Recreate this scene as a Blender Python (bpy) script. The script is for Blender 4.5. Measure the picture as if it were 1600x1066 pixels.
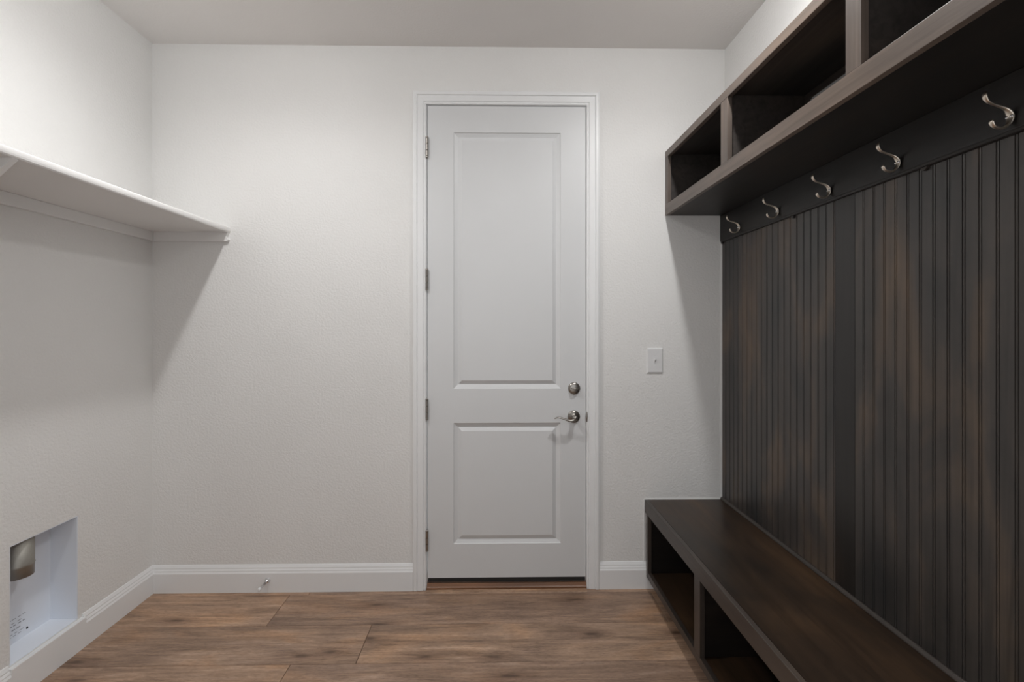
import bpy, bmesh, math, random
from mathutils import Vector, Matrix
random.seed(4)
for o in list(bpy.data.objects): bpy.data.objects.remove(o, do_unlink=True)
S = bpy.context.scene
COL = S.collection

# ------------------------------------------------------------------ camera
F_PX, YAW = 786.0, math.atan(0.0178)
cam = bpy.data.objects.new('camera', bpy.data.cameras.new('camera'))
COL.objects.link(cam)
cam.location = (0, 0, 1.36)
cam.rotation_euler = (math.pi/2, 0, -YAW)
cam.data.sensor_width = 36.0
cam.data.lens = 36.0*F_PX/1600.0
cam.data.shift_x = 10.0/1600.0
cam.data.shift_y = -24.0/1600.0
cam.data.clip_start = 0.02
S.camera = cam

# ------------------------------------------------------------------ world (even fill light, let in by the added opening behind the camera)
W = bpy.data.worlds.new('world'); S.world = W
W.use_nodes = True
W.node_tree.nodes['Background'].inputs[0].default_value = (0.97, 0.985, 1.0, 1)
W.node_tree.nodes['Background'].inputs[1].default_value = 1.12

# ------------------------------------------------------------------ exposure
V = S.view_settings
V.view_transform = 'Standard'; V.look = 'None'; V.gamma = 1.0; V.use_curve_mapping = False
V.exposure = -0.07
LAMP = 185.0                   # glow of the frosted lens
BEAM = 36.0                    # downward beam of each lamp, watts

# ------------------------------------------------------------------ room numbers (metres)
XL, XR, YB, YR, ZC = -1.758, 1.190, 2.600, -0.45, 2.800
UE = 0.55                      # near end of the built-in on the right wall

# ------------------------------------------------------------------ node helpers
def mat(name):
    m = bpy.data.materials.new(name); m.use_nodes = True
    nt = m.node_tree
    return m, nt, nt.nodes['Principled BSDF']
def N(nt, kind, **kw):
    n = nt.nodes.new(kind)
    for k, v in kw.items():
        if k in n.inputs: n.inputs[k].default_value = v
        else: setattr(n, k, v)
    return n
def ramp(nt, fac, stops):
    r = nt.nodes.new('ShaderNodeValToRGB')
    while len(r.color_ramp.elements) < len(stops): r.color_ramp.elements.new(0.5)
    for e, (p, c) in zip(r.color_ramp.elements, stops):
        e.position = p; e.color = c if len(c) == 4 else (*c, 1)
    nt.links.new(fac, r.inputs[0])
    return r.outputs[0]
def mix(nt, fac, a, b, mode='MIX'):
    m = nt.nodes.new('ShaderNodeMix'); m.data_type = 'RGBA'; m.blend_type = mode
    for s, v in ((m.inputs[0], fac), (m.inputs[6], a), (m.inputs[7], b)):
        if hasattr(v, 'links') or hasattr(v, 'is_linked'): nt.links.new(v, s)
        else: s.default_value = v if not isinstance(v, tuple) or len(v) == 4 else (*v, 1)
    return m.outputs[2]
def coords(nt, scale, rnd=True):
    tc = N(nt, 'ShaderNodeTexCoord'); mp = N(nt, 'ShaderNodeMapping')
    src = tc.outputs['Object']
    if rnd is None:
        src = N(nt, 'ShaderNodeNewGeometry').outputs['Position']      # one sheet: figure runs on from board to board
    elif rnd:
        oi = N(nt, 'ShaderNodeObjectInfo')
        mu = N(nt, 'ShaderNodeVectorMath', operation='SCALE'); mu.inputs[0].default_value = (7.3, 11.1, 5.7)
        nt.links.new(oi.outputs['Random'], mu.inputs['Scale'])
        ad = N(nt, 'ShaderNodeVectorMath', operation='ADD')
        nt.links.new(src, ad.inputs[0]); nt.links.new(mu.outputs[0], ad.inputs[1]); src = ad.outputs[0]
    mp.inputs['Scale'].default_value = scale
    nt.links.new(src, mp.inputs[0])
    return mp.outputs[0]
def noise(nt, vec, scale, detail=4, rough=0.55, dist=0.0):
    n = N(nt, 'ShaderNodeTexNoise'); n.inputs['Scale'].default_value = scale
    n.inputs['Detail'].default_value = detail; n.inputs['Roughness'].default_value = rough
    n.inputs['Distortion'].default_value = dist
    nt.links.new(vec, n.inputs['Vector'])
    return n.outputs['Fac']
def bump(nt, bsdf, h, strength, dist):
    b = N(nt, 'ShaderNodeBump'); b.inputs['Strength'].default_value = strength; b.inputs['Distance'].default_value = dist
    nt.links.new(h, b.inputs['Height']); nt.links.new(b.outputs[0], bsdf.inputs['Normal'])

def paint(name, col, rough, peel=0.0, var=0.02):
    m, nt, b = mat(name)
    v = coords(nt, (1, 1, 1), False)
    n = noise(nt, v, 1.7, 3)
    lo = tuple(c*(1-var) for c in col); hi = tuple(min(1, c*(1+var)) for c in col)
    nt.links.new(ramp(nt, n, [(0.3, lo), (0.7, hi)]), b.inputs['Base Color'])
    b.inputs['Roughness'].default_value = rough
    if peel: bump(nt, b, noise(nt, v, 95, 2, 0.5), peel, 0.004)
    return m
WALL = paint('wall_paint', (0.800, 0.793, 0.780), 0.75, 0.55)
CEIL = paint('ceiling_paint', (0.79, 0.765, 0.745), 0.85, 0.30)
TRIM = paint('white_trim_paint', (0.845, 0.850, 0.855), 0.38)
DOORP = paint('white_door_paint', (0.700, 0.707, 0.715), 0.42, 0.04)
SHELFP = paint('white_shelf_paint', (0.82, 0.81, 0.80), 0.45)
BOXP = paint('white_box_metal', (0.83, 0.87, 0.94), 0.45)
PLATE = paint('white_plastic', (0.76, 0.76, 0.765), 0.30)
CAULK = paint('white_caulk', (0.85, 0.85, 0.84), 0.5)
BLACK = paint('black_rubber', (0.012, 0.012, 0.012), 0.6)
INK = paint('grey_print', (0.30, 0.32, 0.36), 0.6)

def metal(name, col, rough):
    m, nt, b = mat(name)
    b.inputs['Metallic'].default_value = 1.0
    v = coords(nt, (1, 1, 1))
    n = noise(nt, v, 60, 2)
    nt.links.new(ramp(nt, n, [(0.3, tuple(c*0.93 for c in col)), (0.7, col)]), b.inputs['Base Color'])
    b.inputs['Roughness'].default_value = rough
    return m
NICKEL = metal('satin_nickel', (0.36, 0.34, 0.315), 0.28)
HOOKM = metal('warm_satin_nickel', (0.72, 0.64, 0.55), 0.30)
CHROME = metal('chrome', (0.75, 0.75, 0.76), 0.12)
GALV = metal('galvanised_duct', (0.40, 0.385, 0.35), 0.55)

def stain(name, axis, dark, mid, warm, rough=0.36, blotch=2.4, gl=1.0, rnd=True):
    """dark stained, lacquered wood; axis is the grain direction"""
    m, nt, b = mat(name)
    lo, hi = 1.6, 38.0
    sc = [hi, hi, hi]; sc[axis] = lo
    g = noise(nt, coords(nt, tuple(sc), rnd), 1.0, 5, 0.6, 0.6)
    bs = [1.0, 1.0, 1.0]; bs[axis] = 0.45
    bl = noise(nt, coords(nt, tuple(bs), rnd), blotch, 4, 0.55, 0.5)
    c1 = ramp(nt, bl, [(0.30, dark), (0.52, mid), (0.72, warm)])
    gr = ramp(nt, g, [(0.28, (0.62, 0.62, 0.62)), (0.55, (1, 1, 1)), (0.8, (1.22, 1.2, 1.18))])
    nt.links.new(mix(nt, gl, c1, gr, 'MULTIPLY'), b.inputs['Base Color'])
    rr = nt.nodes.new('ShaderNodeMapRange'); rr.inputs['To Min'].default_value = rough-0.05; rr.inputs['To Max'].default_value = rough+0.10
    nt.links.new(bl, rr.inputs['Value']); nt.links.new(rr.outputs[0], b.inputs['Roughness'])
    bump(nt, b, g, 0.10, 0.0008)
    return m
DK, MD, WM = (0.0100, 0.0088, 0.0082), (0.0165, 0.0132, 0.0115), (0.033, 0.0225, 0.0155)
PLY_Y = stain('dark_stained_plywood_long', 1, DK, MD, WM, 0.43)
PLY_X = stain('dark_stained_plywood_cross', 0, DK, MD, WM)
PLY_Z = stain('dark_stained_plywood_upright', 2, DK, MD, WM)
INNER = stain('stained_interior_lightened', 1, (0.040, 0.037, 0.035), (0.062, 0.052, 0.047), (0.095, 0.072, 0.058), 0.42)  # outer plywood's stain, lightened in colour to brighten the shaded cubbies
TOPW = stain('dark_stained_bench_top', 1, (0.018, 0.013, 0.010), (0.044, 0.026, 0.0155), (0.085, 0.047, 0.024), 0.33, 3.4)
TOPW.node_tree.nodes['Principled BSDF'].inputs['Specular IOR Level'].default_value = 0.32
BEADW = stain('dark_stained_beadboard', 2, (0.027, 0.0265, 0.026), (0.060, 0.051, 0.0455), (0.135, 0.094, 0.064), 0.34, 4.2, 1.0, None)
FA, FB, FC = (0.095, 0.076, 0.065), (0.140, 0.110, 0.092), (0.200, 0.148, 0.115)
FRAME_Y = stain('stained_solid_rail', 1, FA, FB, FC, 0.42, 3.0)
FRAME_Z = stain('stained_solid_stile', 2, FA, FB, FC, 0.42, 3.0)
BFR_Y = stain('stained_bench_rail', 1, (0.036, 0.029, 0.025), (0.055, 0.043, 0.036), (0.085, 0.064, 0.050), 0.38, 3.0)
BFR_Z = stain('stained_bench_stile', 2, (0.045, 0.036, 0.031), (0.068, 0.053, 0.044), (0.100, 0.075, 0.058), 0.38, 3.0)
THRESH = stain('brown_threshold_wood', 0, (0.17, 0.070, 0.030), (0.23, 0.100, 0.043), (0.29, 0.135, 0.062), 0.4)

def plank_material():
    m, nt, b = mat('oak_plank_floor')
    oi = N(nt, 'ShaderNodeObjectInfo')
    fine = noise(nt, coords(nt, (7.0, 150.0, 1.0)), 1.0, 5, 0.7, 0.4)
    speck = noise(nt, coords(nt, (45.0, 190.0, 1.0)), 1.0, 3, 0.65, 0.2)
    wave = noise(nt, coords(nt, (1.5, 15.0, 1.0)), 1.0, 9, 0.66, 1.6)
    patch = noise(nt, coords(nt, (1.8, 5.5, 1.0)), 1.0, 4, 0.6, 0.8)
    base = ramp(nt, wave, [(0.26, (0.165, 0.104, 0.070)), (0.42, (0.320, 0.208, 0.140)), (0.56, (0.425, 0.282, 0.194)), (0.76, (0.570, 0.412, 0.308))])
    pt = ramp(nt, patch, [(0.30, (0.66, 0.66, 0.69)), (0.52, (1, 1, 1)), (0.72, (1.20, 1.08, 0.92))])
    c = mix(nt, 1.0, base, pt, 'MULTIPLY')
    fg = ramp(nt, fine, [(0.30, (0.60, 0.57, 0.55)), (0.50, (1, 1, 1)), (0.72, (1.16, 1.16, 1.16))])
    c = mix(nt, 0.9, c, fg, 'MULTIPLY')
    sp = ramp(nt, speck, [(0.32, (0.72, 0.70, 0.68)), (0.5, (1, 1, 1)), (0.7, (1.14, 1.15, 1.16))])
    c = mix(nt, 0.8, c, sp, 'MULTIPLY')
    vo = N(nt, 'ShaderNodeTexVoronoi', voronoi_dimensions='2D'); vo.inputs['Scale'].default_value = 1.0
    kv = coords(nt, (1.5, 5.2, 1.0))
    wob = N(nt, 'ShaderNodeTexNoise'); wob.inputs['Scale'].default_value = 6.0; nt.links.new(kv, wob.inputs['Vector'])
    off = N(nt, 'ShaderNodeVectorMath', operation='MULTIPLY_ADD'); off.inputs[1].default_value = (0.10, 0.10, 0.0)
    nt.links.new(wob.outputs['Color'], off.inputs[0]); nt.links.new(kv, off.inputs[2])
    nt.links.new(off.outputs[0], vo.inputs['Vector'])
    kn = ramp(nt, vo.outputs['Distance'], [(0.02, (0.34, 0.30, 0.28)), (0.07, (0.72, 0.68, 0.66)), (0.22, (1, 1, 1))])
    c = mix(nt, 1.0, c, kn, 'MULTIPLY')
    tone = ramp(nt, oi.outputs['Random'], [(0.0, (0.86, 0.85, 0.86)), (0.5, (1, 1, 1)), (1.0, (1.12, 1.08, 1.03))])
    c = mix(nt, 1.0, c, tone, 'MULTIPLY')
    nt.links.new(c, b.inputs['Base Color'])
    b.inputs['Roughness'].default_value = 0.46
    bump(nt, b, fine, 0.18, 0.0007)
    return m
FLOORW = plank_material()
SUB = paint('dark_subfloor', (0.03, 0.022, 0.016), 0.9)

def lamp_glass():
    m, nt, b = mat('lit_frosted_lens')
    b.inputs['Base Color'].default_value = (0.9, 0.9, 0.88, 1)
    b.inputs['Emission Color'].default_value = (1.0, 0.995, 0.985, 1)
    b.inputs['Emission Strength'].default_value = LAMP
    return m
LENS = lamp_glass()

# ------------------------------------------------------------------ mesh helpers (all shapes given in world metres)
def tag(o, label=None, cat=None, group=None, kind=None):
    if label: o['label'] = label
    if cat: o['category'] = cat
    if group: o['group'] = group
    if kind: o['kind'] = kind
    return o
def base_of(o):
    p = Vector((0, 0, 0))
    while o is not None: p = p + o.location; o = o.parent
    return p
def obj(name, bm, material, parent=None, loc=None, smooth=False):
    """links a bmesh given in world coordinates as ONE mesh object"""
    pw = base_of(parent)
    w = Vector(loc) if loc is not None else pw
    bmesh.ops.recalc_face_normals(bm, faces=bm.faces)
    bm.transform(Matrix.Translation(-w))
    me = bpy.data.meshes.new(name); bm.to_mesh(me); bm.free()
    if smooth:
        for p in me.polygons: p.use_smooth = True
    me.materials.append(material)
    o = bpy.data.objects.new(name, me); COL.objects.link(o)
    o.parent = parent; o.location = w-pw
    return o
def empty(name, loc, label, cat, group=None):
    o = bpy.data.objects.new(name, None); COL.objects.link(o); o.location = loc; o.empty_display_size = 0.05
    return tag(o, label, cat, group)
def bx(bm, x0, x1, y0, y1, z0, z1, bev=0.0, seg=2):
    r = bmesh.ops.create_cube(bm, size=1.0)
    vs = r['verts']
    for v in vs:
        v.co = Vector((x0+(v.co.x+.5)*(x1-x0), y0+(v.co.y+.5)*(y1-y0), z0+(v.co.z+.5)*(z1-z0)))
    if bev:
        es = list({e for v in vs for e in v.link_edges})
        bmesh.ops.bevel(bm, geom=es, offset=bev, segments=seg, profile=0.6, affect='EDGES')
    return bm
def box(*a, **k): return bx(bmesh.new(), *a, **k)
def boxes(*rows):
    bm = bmesh.new()
    for r in rows: bx(bm, *r)
    return bm
def loft(bm, rings, closed=True, cap=True):
    """joins rings of points into a skin"""
    R = [[bm.verts.new(p) for p in r] for r in rings]
    n = len(R[0])
    for a, b in zip(R, R[1:]):
        for i in range(n if closed else n-1):
            j = (i+1) % n
            bm.faces.new((a[i], a[j], b[j], b[i]))
    if cap and closed:
        bm.faces.new(R[0][::-1]); bm.faces.new(R[-1])
    return bm
def lathe(bm, origin, axis, prof, n=24):
    """prof: (distance along the axis, radius)"""
    a = Vector(axis).normalized(); u = a.orthogonal().normalized(); w = a.cross(u)
    rings = []
    for d, r in prof:
        c = Vector(origin)+a*d
        rings.append([c+(u*math.cos(t)+w*math.sin(t))*max(r, 1e-4) for t in [2*math.pi*i/n for i in range(n)]])
    return loft(bm, rings)
def extrude(bm, pts, a, b):
    """pts: closed profile as functions of the end value; a, b: the two ends"""
    return loft(bm, [[p(a) for p in pts], [p(b) for p in pts]])

# ================================================================== SETTING
sub = obj('floor', box(XL-0.12, XR+0.12, YR-0.12, YB+0.12, -0.06, -0.008), SUB)
tag(sub, 'brown oak plank floor running across the room', 'floor', kind='structure')
PW, PL, PT = 0.262, 1.83, 0.008
rows = [(2.5585, YB-0.001)]
y = 2.557
while y > YR:
    rows.append((max(y-PW+0.0020, YR), y)); y -= PW
joint = {1: -1.043, 2: -0.567, 3: -0.827}
for k, (a, b) in enumerate(rows):
    j = joint.get(k, -0.95+((k*0.613) % 1.7))
    xs = [j+PL*i for i in range(-3, 4)]
    cuts = [XL+0.001]+[x for x in xs if XL+0.03 < x < XR-0.03]+[XR-0.001]
    for x0, x1 in zip(cuts, cuts[1:]):
        bm = box(x0+0.0010, x1-0.0010, a, b, -PT, 0.0)
        top = [e for e in bm.edges if all(abs(v.co.z) < 1e-6 for v in e.verts)]
        bmesh.ops.bevel(bm, geom=top, offset=0.0012, segments=1, affect='EDGES')
        obj('plank', bm, FLOORW, sub, loc=((x0+x1)/2, (a+b)/2, 0))

tag(obj('ceiling', box(XL-0.12, XR+0.12, YR-0.12, YB+0.12, ZC, ZC+0.1), CEIL), 'plain off-white painted ceiling', 'ceiling', kind='structure')
DX0, DX1, DZ = -0.372, 0.477, 2.510          # rough door opening
wb = obj('wall_back', boxes((XL-0.12, DX0, YB, YB+0.12, -0.05, ZC), (DX1, XR+0.12, YB, YB+0.12, -0.05, ZC), (DX0, DX1, YB, YB+0.12, DZ, ZC)), WALL)
tag(wb, 'off-white textured wall around the tall door', 'wall', kind='structure')
HY0, HY1, HZ0, HZ1 = 1.847, 2.143, 0.128, 0.562   # recess for the dryer box
T = 0.13
wl = obj('wall_left', boxes((XL-T, XL, YR, HY0, -0.05, ZC), (XL-T, XL, HY1, YB, -0.05, ZC), (XL-T, XL, HY0, HY1, HZ1, ZC), (XL-T, XL, HY0, HY1, -0.05, HZ0)), WALL)
tag(wl, 'off-white textured wall under and above the white shelf', 'wall', kind='structure')
wr = obj('wall_right', box(XR, XR+0.12, YR, YB, -0.05, ZC), WALL)
tag(wr, 'off-white wall behind the dark built-in', 'wall', kind='structure')
OX0, OX1, OZ = -0.75, 1.12, 2.70  # unseen rear opening, added and sized to let the world's fill light in
tag(obj('wall_rear', boxes((XL-0.12, OX0, YR-0.12, YR, -0.05, ZC), (OX1, XR+0.12, YR-0.12, YR, -0.05, ZC), (OX0, OX1, YR-0.12, YR, OZ, ZC)), WALL),
    'unseen off-white wall behind the viewer, wide opening added for fill light', 'wall', kind='structure')

# ---- baseboards
BP = [(0.0, 0.0), (0.017, 0.0), (0.017, 0.097), (0.0130, 0.1055), (0.0130, 0.1095), (0.0085, 0.1185), (0.0085, 0.1225), (0.0025, 0.136), (0.0, 0.137)]
def base_back(bm, x0, x1, m0=False):
    # mitred at the left corner
    A = [(x0+(t if m0 else 0), YB-t, z) for t, z in BP]; B = [(x1, YB-t, z) for t, z in BP]
    return loft(bm, [A, B])
tag(obj('baseboard_back', base_back(bmesh.new(), XL, -0.4295, True), TRIM), 'white baseboard between the left corner and the door', 'baseboard', kind='structure')
tag(obj('baseboard_back_right', base_back(bmesh.new(), 0.5315, XR), TRIM), 'short white baseboard between the door and the dark bench', 'baseboard', kind='structure')
bm = bmesh.new()
loft(bm, [[(XL+t, YB-t, z) for t, z in BP], [(XL+t, 2.166, z) for t, z in BP]])
FL = [(0, 0), (0.017, 0), (0.017, 0.121), (0.0155, 0.124), (0, 0.1245)]
loft(bm, [[(XL+t, 2.166, z) for t, z in FL], [(XL+t, 1.838, z) for t, z in FL]])
loft(bm, [[(XL+t, 1.838, z) for t, z in BP], [(XL+t, YR, z) for t, z in BP]])
tag(obj('baseboard_left', bm, TRIM), 'white baseboard notched below the recessed box', 'baseboard', kind='structure')

# ---- caulk lines on the back wall
bm = bmesh.new(); bx(bm, 1.1660, 1.1745, YB-0.0025, YB-0.0001, 0.458, 1.797); obj('caulk_line', bm, CAULK, wb)
bm = bmesh.new(); bx(bm, 0.766, 1.172, YB-0.003, YB-0.0001, 0.4565, 0.4615); obj('caulk_line', bm, CAULK, wb)
bm = bmesh.new(); bx(bm, 0.7625, 0.7670, YB-0.003, YB-0.0001, 0.138, 0.458); obj('caulk_line', bm, CAULK, wb)

# ---- door casing and jamb
CP = [(0.0, 0.0), (0.0, 0.009), (0.005, 0.0115), (0.009, 0.0115), (0.012, 0.0085), (0.016, 0.0135), (0.042, 0.0150), (0.044, 0.0120), (0.048, 0.0185), (0.060, 0.0185), (0.0665, 0.0150), (0.0665, 0.0)]
CX0, CX1, CZ = -0.3625, 0.4645, 2.4985      # inner edge of the casing
t1 = empty('trim_1', (0.051, YB, 0), 'white stepped casing and jamb around the tall door', 'door casing'); t1['kind'] = 'structure'
t1.empty_display_size = 0.05
obj('casing', loft(bmesh.new(), [[(CX0-w, YB-t, 0.0005) for w, t in CP], [(CX0-w, YB-t, CZ+w) for w, t in CP]]), TRIM, t1)
obj('casing', loft(bmesh.new(), [[(CX1+w, YB-t, 0.0005) for w, t in CP], [(CX1+w, YB-t, CZ+w) for w, t in CP]]), TRIM, t1)
obj('casing', loft(bmesh.new(), [[(CX0-w, YB-t, CZ+w) for w, t in CP], [(CX1+w, YB-t, CZ+w) for w, t in CP]]), TRIM, t1)
obj('jamb', box(DX0+0.0005, -0.3595, YB+0.0005, YB+0.118, 0.0, 2.4965), TRIM, t1)
obj('jamb', box(0.4645, DX1-0.0005, YB+0.0005, YB+0.118, 0.0, 2.4965), TRIM, t1)
obj('jamb', box(DX0+0.0005, DX1-0.0005, YB+0.0005, YB+0.118, 2.4965, DZ-0.0005), TRIM, t1)
obj('threshold', loft(bmesh.new(), [[(x, yy, z) for yy, z in ((2.588, 0.0005), (2.588, 0.012), (2.594, 0.017), (2.600, 0.030), (2.716, 0.034), (2.716, 0.0005))] for x in (-0.3590, 0.4640)]), THRESH, t1)
obj('transition_strip', loft(bmesh.new(), [[(x, yy, z) for yy, z in ((2.560, 0.0004), (2.562, 0.004), (2.585, 0.006), (2.5875, 0.0004))] for x in (-0.3600, 0.4630)]), FLOORW, t1)
obj('strike_plate', lathe(bmesh.new(), (0.4647, YB-0.010, 0.889), (0, 0, 1), [(-0.026, 0.0005), (-0.024, 0.0035), (0, 0.0055), (0.024, 0.0035), (0.026, 0.0005)], 12), NICKEL, t1, smooth=True)

# ---- door
d1 = empty('door_1', (0.0525, YB, 0.04), 'tall white two-panel door with satin nickel lever and deadbolt', 'door'); d1['kind'] = 'structure'
LX0, LX1, LZ0, LZ1, YD, YT = -0.3555, 0.4605, 0.060, 2.4925, YB-0.002, 0.036
PN = [(-0.2225, 0.3315, 1.034, 2.357), (-0.2225, 0.3315, 0.234, 0.858)]
bm = bmesh.new()
xs = [LX0, PN[0][0], PN[0][1], LX1]; zs = [LZ0, PN[1][2], PN[1][3], PN[0][2], PN[0][3], LZ1]
vf = [[bm.verts.new((x, YD, z)) for x in xs] for z in zs]
vb = [[bm.verts.new((x, YD+YT, z)) for x in xs] for z in zs]
for i in range(5):
    for j in range(3):
        if j == 1 and i in (1, 3): continue
        bm.faces.new((vf[i][j], vf[i][j+1], vf[i+1][j+1], vf[i+1][j]))
        bm.faces.new((vb[i][j], vb[i+1][j], vb[i+1][j+1], vb[i][j+1]))
for i in range(5):
    bm.faces.new((vf[i][0], vf[i+1][0], vb[i+1][0], vb[i][0])); bm.faces.new((vf[i][3], vb[i][3], vb[i+1][3], vf[i+1][3]))
for j in range(3):
    bm.faces.new((vf[0][j], vb[0][j], vb[0][j+1], vf[0][j+1])); bm.faces.new((vf[5][j], vf[5][j+1], vb[5][j+1], vb[5][j]))
for i in (1, 3):
    for (p, q) in (((i, 1), (i, 2)), ((i, 2), (i+1, 2)), ((i+1, 2), (i+1, 1)), ((i+1, 1), (i, 1))):
        bm.faces.new((vf[p[0]][p[1]], vf[q[0]][q[1]], vb[q[0]][q[1]], vb[p[0]][p[1]]))
obj('door_leaf', bm, DOORP, d1)
for (x0, x1, z0, z1) in PN:
    rings = []
    for ins, dp in ((0.0, 0.0), (0.003, 0.004), (0.0215, 0.0120), (0.0235, 0.0120), (0.040, 0.0035), (0.043, 0.0022)):
        yy = YD+dp
        rings.append([(x0+ins, yy, z0+ins), (x1-ins, yy, z0+ins), (x1-ins, yy, z1-ins), (x0+ins, yy, z1-ins)])
    bm = bmesh.new(); loft(bm, rings, cap=False); bm.faces.new([v for v in bm.verts][-4:])
    # back skin gives the panel its thickness
    rb = [(x0, YD+0.024, z0), (x1, YD+0.024, z0), (x1, YD+0.024, z1), (x0, YD+0.024, z1)]
    bv = [bm.verts.new(p) for p in rb]; fv = [v for v in bm.verts][:4]
    for i in range(4): bm.faces.new((fv[i], bv[i], bv[(i+1) % 4], fv[(i+1) % 4]))
    bm.faces.new(bv)
    obj('door_panel', bm, DOORP, d1)
obj('door_sweep', boxes((LX0+0.002, LX1-0.002, YD+0.002, YD+0.030, 0.042, 0.0598), (LX0+0.002, LX1-0.002, YD+0.010, YD+0.026, 0.0345, 0.0418)), BLACK, d1)
for hz in (2.277, 1.598, 0.931, 0.255):
    h = obj('hinge', boxes((-0.3590, -0.3562, YB-0.004, YB+0.028, hz-0.050, hz+0.050)), NICKEL, d1)
    for k in range(3):
        z0 = hz-0.047+k*0.0318
        obj('knuckle', lathe(bmesh.new(), (-0.3580, YB-0.0105, z0), (0, 0, 1), [(0, 0.004), (0.001, 0.0072), (0.0296, 0.0072), (0.0306, 0.004)], 14), NICKEL, h, smooth=False)
    for sgn in (-1, 1):
        obj('pin_tip', lathe(bmesh.new(), (-0.3580, YB-0.0105, hz+sgn*0.0475), (0, 0, sgn), [(0, 0.0055), (0.002, 0.0075), (0.006, 0.0068), (0.009, 0.003), (0.0095, 0.0001)], 14), NICKEL, h, smooth=True)
# deadbolt
dbz, dbx = 1.035, 0.401
db = obj('deadbolt', lathe(bmesh.new(), (dbx, YD, dbz), (0, -1, 0), [(0, 0.0315), (0.004, 0.0315), (0.009, 0.028), (0.012, 0.021), (0.013, 0.0001)], 36), NICKEL, d1, smooth=True)
bm = bmesh.new()
rings = []
for i in range(9):
    a = i/8*2-1; r = math.sqrt(max(0, 1-a*a))
    rings.append([(dbx+a*0.019, YD-0.018+0.013*math.cos(t)*max(r, .15), dbz+0.0045*math.sin(t)*max(r, .15)) for t in [2*math.pi*k/10 for k in range(10)]])
loft(bm, rings); obj('thumb_turn', bm, NICKEL, db, smooth=True)
# lever
lvz, lvx = 0.889, 0.399
lv = obj('lever_handle', lathe(bmesh.new(), (lvx, YD, lvz), (0, -1, 0), [(0, 0.0325), (0.004, 0.0325), (0.008, 0.029), (0.011, 0.020), (0.013, 0.0135), (0.016, 0.0120), (0.046, 0.0120), (0.056, 0.0105), (0.060, 0.006), (0.061, 0.0001)], 36), NICKEL, d1, smooth=True)
def sweep(path, sizes, ref, n=12):
    """path: points; sizes: (half width along ref, half thickness); ref: width direction"""
    bm = bmesh.new(); rings = []; ref = Vector(ref)
    P = [Vector(p) for p in path]
    for i, p in enumerate(P):
        t = (P[min(i+1, len(P)-1)]-P[max(i-1, 0)]).normalized()
        nn = t.cross(ref).normalized(); w, h = sizes[i]
        rings.append([p+ref*w*math.cos(a)+nn*h*math.sin(a) for a in [2*math.pi*k/n for k in range(n)]])
    return loft(bm, rings)
def smoothpath(pts, sub=5):
    """Catmull-Rom through points of any dimension"""
    out = []
    for i in range(len(pts)-1):
        p0 = pts[max(i-1, 0)]; p1 = pts[i]; p2 = pts[i+1]; p3 = pts[min(i+2, len(pts)-1)]
        for k in range(sub):
            t = k/sub
            out.append(tuple(0.5*(2*b+(c-a)*t+(2*a-5*b+4*c-d)*t*t+(3*b-a-3*c+d)*t**3) for a, b, c, d in zip(p0, p1, p2, p3)))
    out.append(tuple(pts[-1])); return out
LP = smoothpath([(lvx+0.008, YD-0.050, lvz-0.002, 0.007, 0.007), (lvx-0.012, YD-0.052, lvz-0.011, 0.0095, 0.0075), (lvx-0.035, YD-0.052, lvz-0.010, 0.0100, 0.0060),
                 (lvx-0.062, YD-0.050, lvz-0.0005, 0.0100, 0.0048), (lvx-0.086, YD-0.049, lvz+0.004, 0.0100, 0.0038), (lvx-0.100, YD-0.050, lvz+0.001, 0.0085, 0.0030), (lvx-0.106, YD-0.050, lvz-0.002, 0.003, 0.0015)])
obj('lever', sweep([p[:3] for p in LP], [p[3:] for p in LP], (0, 1, 0)), NICKEL, lv, smooth=True)

# ================================================================== CEILING LAMPS (just above the frame)
def ceiling_lamp(x, y, label):
    r = empty('ceiling_light', (x, y, ZC), label, 'ceiling light', 'round ceiling lights')
    obj('trim_ring', lathe(bmesh.new(), (x, y, ZC-0.0003), (0, 0, -1), [(0, 0.080), (0.005, 0.080), (0.010, 0.072), (0.011, 0.056), (0.008, 0.047), (0.0, 0.047)], 40), TRIM, r)
    obj('lens', lathe(bmesh.new(), (x, y, ZC-0.004), (0, 0, -1), [(0, 0.0465), (0.014, 0.0465), (0.026, 0.042), (0.034, 0.031), (0.038, 0.015), (0.039, 0.0001)], 32), LENS, r, smooth=True)
    ld = bpy.data.lights.new('lamp_beam', 'SPOT'); ld.energy = BEAM; ld.shadow_soft_size = 0.035; ld.spot_size = math.radians(165); ld.spot_blend = 1.0
    ld.color = (1.0, 0.995, 0.985)
    lo = bpy.data.objects.new('lamp_beam', ld); COL.objects.link(lo); lo.parent = r; lo.location = (0, 0, -0.082)
ceiling_lamp(-0.95, 1.65, 'round ceiling light above the white shelf side')
ceiling_lamp(0.73, 1.65, 'round ceiling light above the dark built-in')

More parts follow.
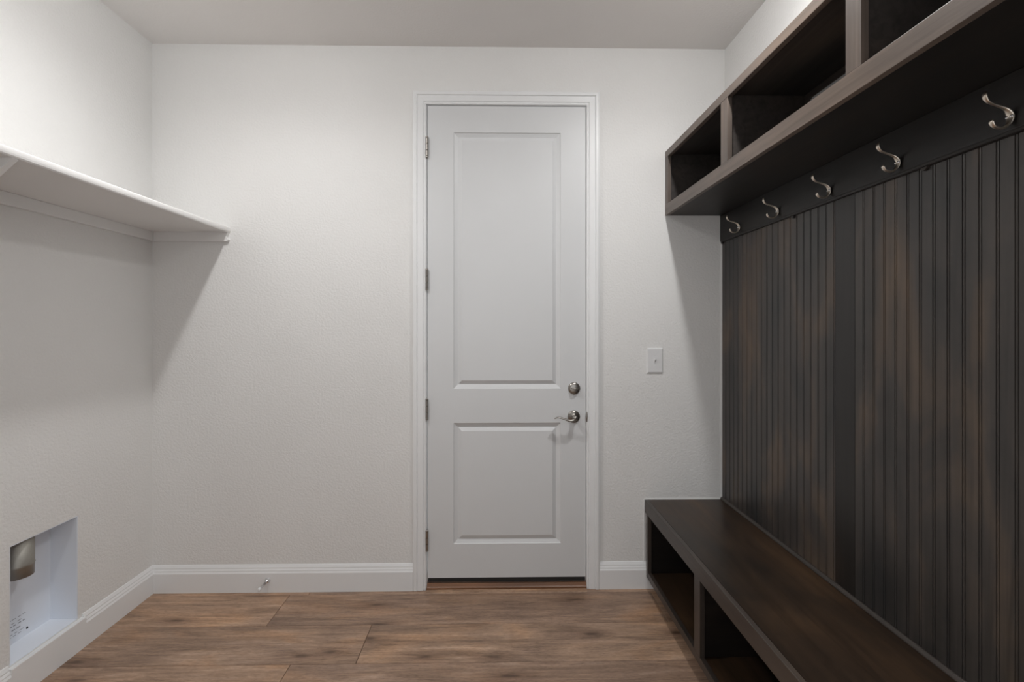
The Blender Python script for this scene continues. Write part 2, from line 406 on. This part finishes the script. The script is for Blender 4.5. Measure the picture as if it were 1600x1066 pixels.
# ================================================================== WHITE WALL SHELF
SZ1, SZ0, SX, SY = 1.862, 1.836, -1.363, 0.30
sh = empty('wall_shelf', (XL, 2.6, 1.78), 'white painted shelf on wooden cleats along the left wall', 'shelf')
bm = bmesh.new()
pr = [(XL+0.0005, SZ0), (SX-0.004, SZ0), (SX-0.001, SZ0+0.004), (SX, SZ0+0.010), (SX, SZ1-0.010), (SX-0.001, SZ1-0.004), (SX-0.005, SZ1), (XL+0.0005, SZ1)]
loft(bm, [[(x, SY, z) for x, z in pr], [(x, YB-0.0005, z) for x, z in pr]])
obj('shelf_board', bm, SHELFP, sh)
CLZ = 1.790
obj('cleat', box(XL+0.0005, XL+0.019, SY, YB-0.0195, CLZ, SZ0-0.0002, bev=0.0015), SHELFP, sh)
bm = bmesh.new()
fx = SX-0.016
pr = [(XL+0.0005, CLZ), (fx+0.008, CLZ), (fx+0.014, CLZ+0.007), (fx+0.007, CLZ+0.014), (fx+0.0045, CLZ+0.024), (fx+0.009, CLZ+0.034), (fx+0.012, SZ0-0.0002), (XL+0.0005, SZ0-0.0002)]
loft(bm, [[(x, YB-0.019, z) for x, z in pr], [(x, YB-0.0005, z) for x, z in pr]])
obj('cleat', bm, SHELFP, sh)
for by in (1.455, 0.45):
    bm = bmesh.new()
    pr = [(XL+0.0195, SZ0-0.0003), (SX-0.006, SZ0-0.0003), (SX-0.006, SZ0-0.003), (XL+0.022, 1.500), (XL+0.0195, 1.500)]
    loft(bm, [[(x, by-0.0095, z) for x, z in pr], [(x, by+0.0095, z) for x, z in pr]])
    obj('bracket', bm, SHELFP, sh)

# ================================================================== RECESSED DRYER BOX
G = 0.0006
BD = 0.110
rb = empty('recessed_vent_box', (XL, (HY0+HY1)/2, HZ0), 'white metal dryer vent box recessed low in the left wall', 'vent box')
obj('back_panel', box(XL-BD-0.002, XL-BD, HY0+G, HY1-G, HZ0+G, HZ1-G), BOXP, rb)
for (a, b) in ((HY0+G, HY0+0.003), (HY1-0.003, HY1-G)):
    obj('side_panel', box(XL-BD, XL-0.0003, a, b, HZ0+0.0035, HZ1-0.0035), BOXP, rb)
obj('bottom_panel', box(XL-BD, XL-0.0003, HY0+G, HY1-G, HZ0+G, HZ0+0.003), BOXP, rb)
obj('top_panel', box(XL-BD, XL-0.0003, HY0+G, HY1-G, HZ1-0.003, HZ1-G), BOXP, rb)
duct = lathe(bmesh.new(), (XL-0.058, 1.938, HZ1-0.0035), (0, 0, -1), [(0, 0.050), (0.100, 0.050), (0.103, 0.0515), (0.106, 0.050), (0.146, 0.049), (0.146, 0.047), (0.002, 0.047)], 40)
dct = obj('duct', duct, GALV, rb, smooth=False)
for f in dct.data.polygons: f.use_smooth = True
obj('screw_head', lathe(bmesh.new(), (XL-BD, 2.035, 0.158), (1, 0, 0), [(0, 0.0045), (0.0015, 0.004), (0.002, 0.0001)], 12), BLACK, rb)
bm = bmesh.new(); rr = random.Random(2)
for i, z in enumerate((0.222, 0.207, 0.196, 0.180, 0.166, 0.157)):
    yy = 1.935
    while yy < 2.018-(0.02 if i % 2 else 0):
        w = rr.uniform(0.006, 0.018)
        bx(bm, XL-BD, XL-BD+0.0002, yy, yy+w, z, z+(0.0022 if i not in (2, 3) else 0.004)); yy += w+rr.uniform(0.003, 0.010)
obj('printed_lettering', bm, INK, rb)

# ================================================================== DARK BUILT-IN ON THE RIGHT WALL
# ---- cubby cabinet
KX, KZ0, KZ1 = 0.875, 1.932, 2.262
FT = 0.019
cb = empty('cubby_cabinet', (XR, YB, KZ0), 'dark stained wooden wall cabinet with open cubbies above the hooks', 'cabinet')
ends = [(2.560, YB-0.0005), (1.893, 1.950), (1.193, 1.247), (UE, UE+0.045)]
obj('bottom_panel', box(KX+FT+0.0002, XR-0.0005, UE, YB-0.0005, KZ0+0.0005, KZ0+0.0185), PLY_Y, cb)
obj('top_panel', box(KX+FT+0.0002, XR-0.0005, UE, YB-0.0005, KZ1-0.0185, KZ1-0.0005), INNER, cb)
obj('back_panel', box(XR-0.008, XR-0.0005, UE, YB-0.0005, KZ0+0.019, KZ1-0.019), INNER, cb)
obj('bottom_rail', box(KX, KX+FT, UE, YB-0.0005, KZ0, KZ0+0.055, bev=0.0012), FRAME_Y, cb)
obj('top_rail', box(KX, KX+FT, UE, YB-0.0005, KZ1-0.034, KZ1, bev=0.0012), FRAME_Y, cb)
for a, b in ends:
    obj('stile', box(KX+0.0003, KX+FT, a, b, KZ0+0.0552, KZ1-0.0342, bev=0.001), FRAME_Z, cb)
for a, b in ((YB-0.0195, YB-0.0008), (1.912, 1.931), (1.211, 1.230), (UE+0.0005, UE+0.0195)):
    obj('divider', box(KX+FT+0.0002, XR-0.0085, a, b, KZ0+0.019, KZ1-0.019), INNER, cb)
bm = bmesh.new()
pr = [(1.232, 1.952), (1.452, 1.952), (1.452, 2.006), (1.449, 2.016), (1.440, 2.021), (1.232, 2.021)]
loft(bm, [[(0.913, yy, z) for yy, z in pr], [(0.925, yy, z) for yy, z in pr]])
obj('backer_strip', bm, PLY_Y, cb)

# ---- hook rail
RX = 1.163
hr = empty('hook_rail', (XR, YB, 1.80), 'dark stained horizontal board carrying the row of coat hooks', 'hook rail')
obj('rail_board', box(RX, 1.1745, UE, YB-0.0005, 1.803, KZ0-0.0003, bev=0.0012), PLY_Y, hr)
cv = [(RX+0.0005, 1.8028), (RX+0.0002, 1.7995), (RX+0.003, 1.7955), (RX+0.007, 1.7935), (1.1745, 1.7930), (1.1745, 1.8028)]
obj('cove_moulding', loft(bmesh.new(), [[(x, UE, z) for x, z in cv], [(x, YB-0.0005, z) for x, z in cv]]), PLY_Y, hr)
for ty in (2.588, 1.965, 1.355):
    bm = bmesh.new(); n = 10
    pr = [(ty+0.010*math.cos(math.pi*i/n), 1.7928-0.009*math.sin(math.pi*i/n)) for i in range(n+1)]
    loft(bm, [[(1.1665, yy, z) for yy, z in pr], [(1.1745, yy, z) for yy, z in pr]])
    obj('mounting_tab', bm, PLY_Y, hr)

# ---- coat hooks: (out from the rail, up, half width, half thickness)
HP = smoothpath([(0.0600, 0.0545, 0.0040, 0.0016), (0.0632, 0.0500, 0.0062, 0.0024), (0.0625, 0.0415, 0.0062, 0.0026), (0.0560, 0.0330, 0.0048, 0.0027), (0.0440, 0.0275, 0.0038, 0.0028),
                 (0.0290, 0.0228, 0.0040, 0.0032), (0.0140, 0.0165, 0.0060, 0.0038), (0.0055, 0.0060, 0.0090, 0.0042), (0.0045, -0.0060, 0.0095, 0.0040), (0.0090, -0.0180, 0.0068, 0.0036),
                 (0.0200, -0.0260, 0.0045, 0.0032), (0.0330, -0.0265, 0.0042, 0.0030), (0.0435, -0.0215, 0.0055, 0.0028), (0.0480, -0.0135, 0.0064, 0.0026), (0.0475, -0.0085, 0.0040, 0.0016)], 4)
HZ = 1.832
words = ['coat hook nearest the white door wall, farthest along the rail', 'second coat hook from the white door wall', 'middle coat hook of the five on the dark rail',
         'fourth coat hook from the white door wall', 'nearest and largest-looking coat hook at the right edge']
first = None
for i, hy in enumerate((2.385, 2.055, 1.732, 1.432, 1.114)):
    label = 'satin nickel '+words[i]
    h = empty('coat_hook', (RX, hy, HZ), label, 'coat hook', 'coat hooks on the dark rail')
    if first is None:
        first = h
        obj('hook_body', sweep([(RX-a-0.0004, hy, HZ+b) for a, b, w, t in HP], [(w, t) for a, b, w, t in HP], (0, 1, 0), 14), HOOKM, h, smooth=True)
        for s in (-1, 1):
            obj('screw', lathe(bmesh.new(), (RX-0.0065, hy+s*0.0048, HZ-0.001), (-1, 0, 0), [(0, 0.0042), (0.0015, 0.0040), (0.0030, 0.0025), (0.0034, 0.0001)], 12), CHROME, h, smooth=True)
    else:
        for ch in list(first.children):
            c = ch.copy(); COL.objects.link(c); c.parent = h

# ---- beadboard
BX, BZ0, BZ1 = 1.1752, 0.4575, 1.928
bb = empty('beadboard_panel', (XR, YB, BZ0), 'dark brown stained beadboard panelling between hook rail and bench', 'wall panelling')
obj('backing', box(1.1862, XR-0.0005, UE, YB-0.0005, BZ0, BZ1), PLY_Z, bb)
def bead_mesh(w):
    # (along Y from 0 to -w, depth behind the face); a round bead between two grooves at the near edge
    P = [(0.0, 0.0015), (0.0010, 0.0), (w-0.0098, 0.0), (w-0.0088, 0.0030), (w-0.0078, 0.0030), (w-0.0068, 0.0008), (w-0.0048, 0.0), (w-0.0028, 0.0008), (w-0.0018, 0.0030), (w-0.0004, 0.0030)]
    bm = bmesh.new()
    ring = [(d, -a) for a, d in P]+[(0.0108, -(w-0.0004)), (0.0108, 0.0)]
    loft(bm, [[(x, yy, 0) for x, yy in ring], [(x, yy, BZ1-BZ0) for x, yy in ring]])
    bmesh.ops.recalc_face_normals(bm, faces=bm.faces)
    me = bpy.data.meshes.new('bead_plank'); bm.to_mesh(me); bm.free(); me.materials.append(BEADW)
    return me
def bead_row(y0, w, n):
    me = bead_mesh(w)
    for i in range(n):
        o = bpy.data.objects.new('bead_plank', me); COL.objects.link(o); o.parent = bb
        o.location = (BX-XR, y0-i*w-YB, 0)
bead_row(YB-0.0008, (YB-0.0008-1.7255)/20, 20)
obj('flat_plank', box(BX, 1.186, 1.6300, 1.7250, BZ0, BZ1, bev=0.0008), PLY_Z, bb)
bead_row(1.6290, 0.0431, 25)
qr = [(BX-0.0005, BZ0+0.013), (BX-0.004, BZ0+0.0125), (BX-0.009, BZ0+0.009), (BX-0.012, BZ0+0.004), (BX-0.0125, BZ0+0.0002), (BX-0.0005, BZ0+0.0002)]
obj('quarter_round', loft(bmesh.new(), [[(x, UE, z) for x, z in qr], [(x, YB-0.0030, z) for x, z in qr]]), BFR_Y, bb, smooth=False)

# ---- bench
NX, NZ = 0.768, 0.4565
bn = empty('storage_bench', (XR, YB, 0), 'dark stained built-in bench with open shoe cubbies under the seat', 'bench')
obj('seat_top', box(NX+0.0185, XR-0.0005, UE, YB-0.0032, NZ-0.020, NZ), TOPW, bn)
obj('seat_edge', box(NX, NX+0.0183, UE, YB-0.0032, NZ-0.064, NZ+0.0003, bev=0.0028), BFR_Y, bn)
obj('sub_top', box(NX+0.0185, XR-0.0005, UE, YB-0.0175, NZ-0.040, NZ-0.0205), PLY_Y, bn)
FX = NX+0.0035
for a, b in ((2.556, YB-0.0175), (1.897, 1.953), (1.195, 1.250), (UE, UE+0.045)):
    obj('stile', box(FX, FX+0.019, a, b, 0.0975, NZ-0.0642, bev=0.001), BFR_Z, bn)
obj('bottom_rail', box(FX, FX+0.019, UE, YB-0.0175, 0.066, 0.0972, bev=0.0012), BFR_Y, bn)
obj('bottom_shelf', box(FX+0.0193, XR-0.0005, UE, YB-0.0175, 0.070, 0.088), TOPW, bn)
obj('back_panel', box(XR-0.012, XR-0.0005, UE, YB-0.0175, 0.0885, NZ-0.0405), PLY_Y, bn)
for a, b in ((2.5655, YB-0.0175), (1.914, 1.933), (1.212, 1.231), (UE, UE+0.019)):
    obj('divider', box(FX+0.0193, XR-0.0125, a, b, 0.0885, NZ-0.0405), PLY_X, bn)
obj('toe_kick', box(0.880, 0.898, UE, YB-0.0175, 0.0004, 0.0695), PLY_Y, bn)
obj('side_foot', box(0.8985, XR-0.0005, UE, UE+0.019, 0.0004, 0.0695), PLY_X, bn)

# ================================================================== LIGHT SWITCH
sw = empty('light_switch', (0.8215, YB, 1.179), 'white toggle light switch on the wall right of the door', 'light switch')
bm = bmesh.new()
pl = [(-0.0405, 0.0), (-0.0405, 0.0035), (-0.0350, 0.0068)]
R = []
for hw, t in ((0.0405, 0.0003), (0.0405, 0.0032), (0.0395, 0.0045), (0.0355, 0.0068)):
    hh = hw+0.0245
    R.append([(0.8215-hw, YB-t, 1.179-hh), (0.8215+hw, YB-t, 1.179-hh), (0.8215+hw, YB-t, 1.179+hh), (0.8215-hw, YB-t, 1.179+hh)])
loft(bm, R); obj('cover_plate', bm, PLATE, sw)
bm = bmesh.new(); bx(bm, 0.8215-0.0052, 0.8215+0.0052, YB-0.0078, YB-0.0066, 1.179-0.0125, 1.179+0.0125, bev=0.0004); obj('toggle_slot', bm, BLACK if False else PLATE, sw)
tg = loft(bmesh.new(), [[(0.8215+sx*0.0042, YB-0.0074, 1.179+z) for sx, z in ((-1, -0.006), (1, -0.006), (1, 0.008), (-1, 0.008))],
                        [(0.8215+sx*0.0034, YB-0.0190, 1.179+z) for sx, z in ((-1, 0.006), (1, 0.006), (1, 0.013), (-1, 0.013))]])
obj('toggle', tg, PLATE, sw)
for s in (-1, 1):
    obj('screw', lathe(bmesh.new(), (0.8215, YB-0.0066, 1.179+s*0.030), (0, -1, 0), [(0, 0.0034), (0.0008, 0.0030), (0.0012, 0.0001)], 12), PLATE, sw)

# ================================================================== DOOR STOP
ds = empty('door_stop', (-1.166, YB-0.015, 0.062), 'small chrome rod door stop with white tip on the baseboard', 'door stop')
o3 = Vector((-1.166, YB-0.0152, 0.062)); ax = Vector((-0.10, -1, -0.10)).normalized()
obj('base', lathe(bmesh.new(), o3, (0, -1, 0), [(0, 0.0150), (0.003, 0.0145), (0.012, 0.0100), (0.022, 0.0065), (0.023, 0.0001)], 20), CHROME, ds, smooth=True)
obj('rod', lathe(bmesh.new(), o3+ax*0.012, ax, [(0, 0.0055), (0.055, 0.0050), (0.058, 0.0050)], 14), CHROME, ds, smooth=True)
obj('tip', lathe(bmesh.new(), o3+ax*0.069, ax, [(0, 0.0060), (0.002, 0.0085), (0.010, 0.0085), (0.014, 0.0060), (0.015, 0.0001)], 16), PLATE, ds, smooth=True)
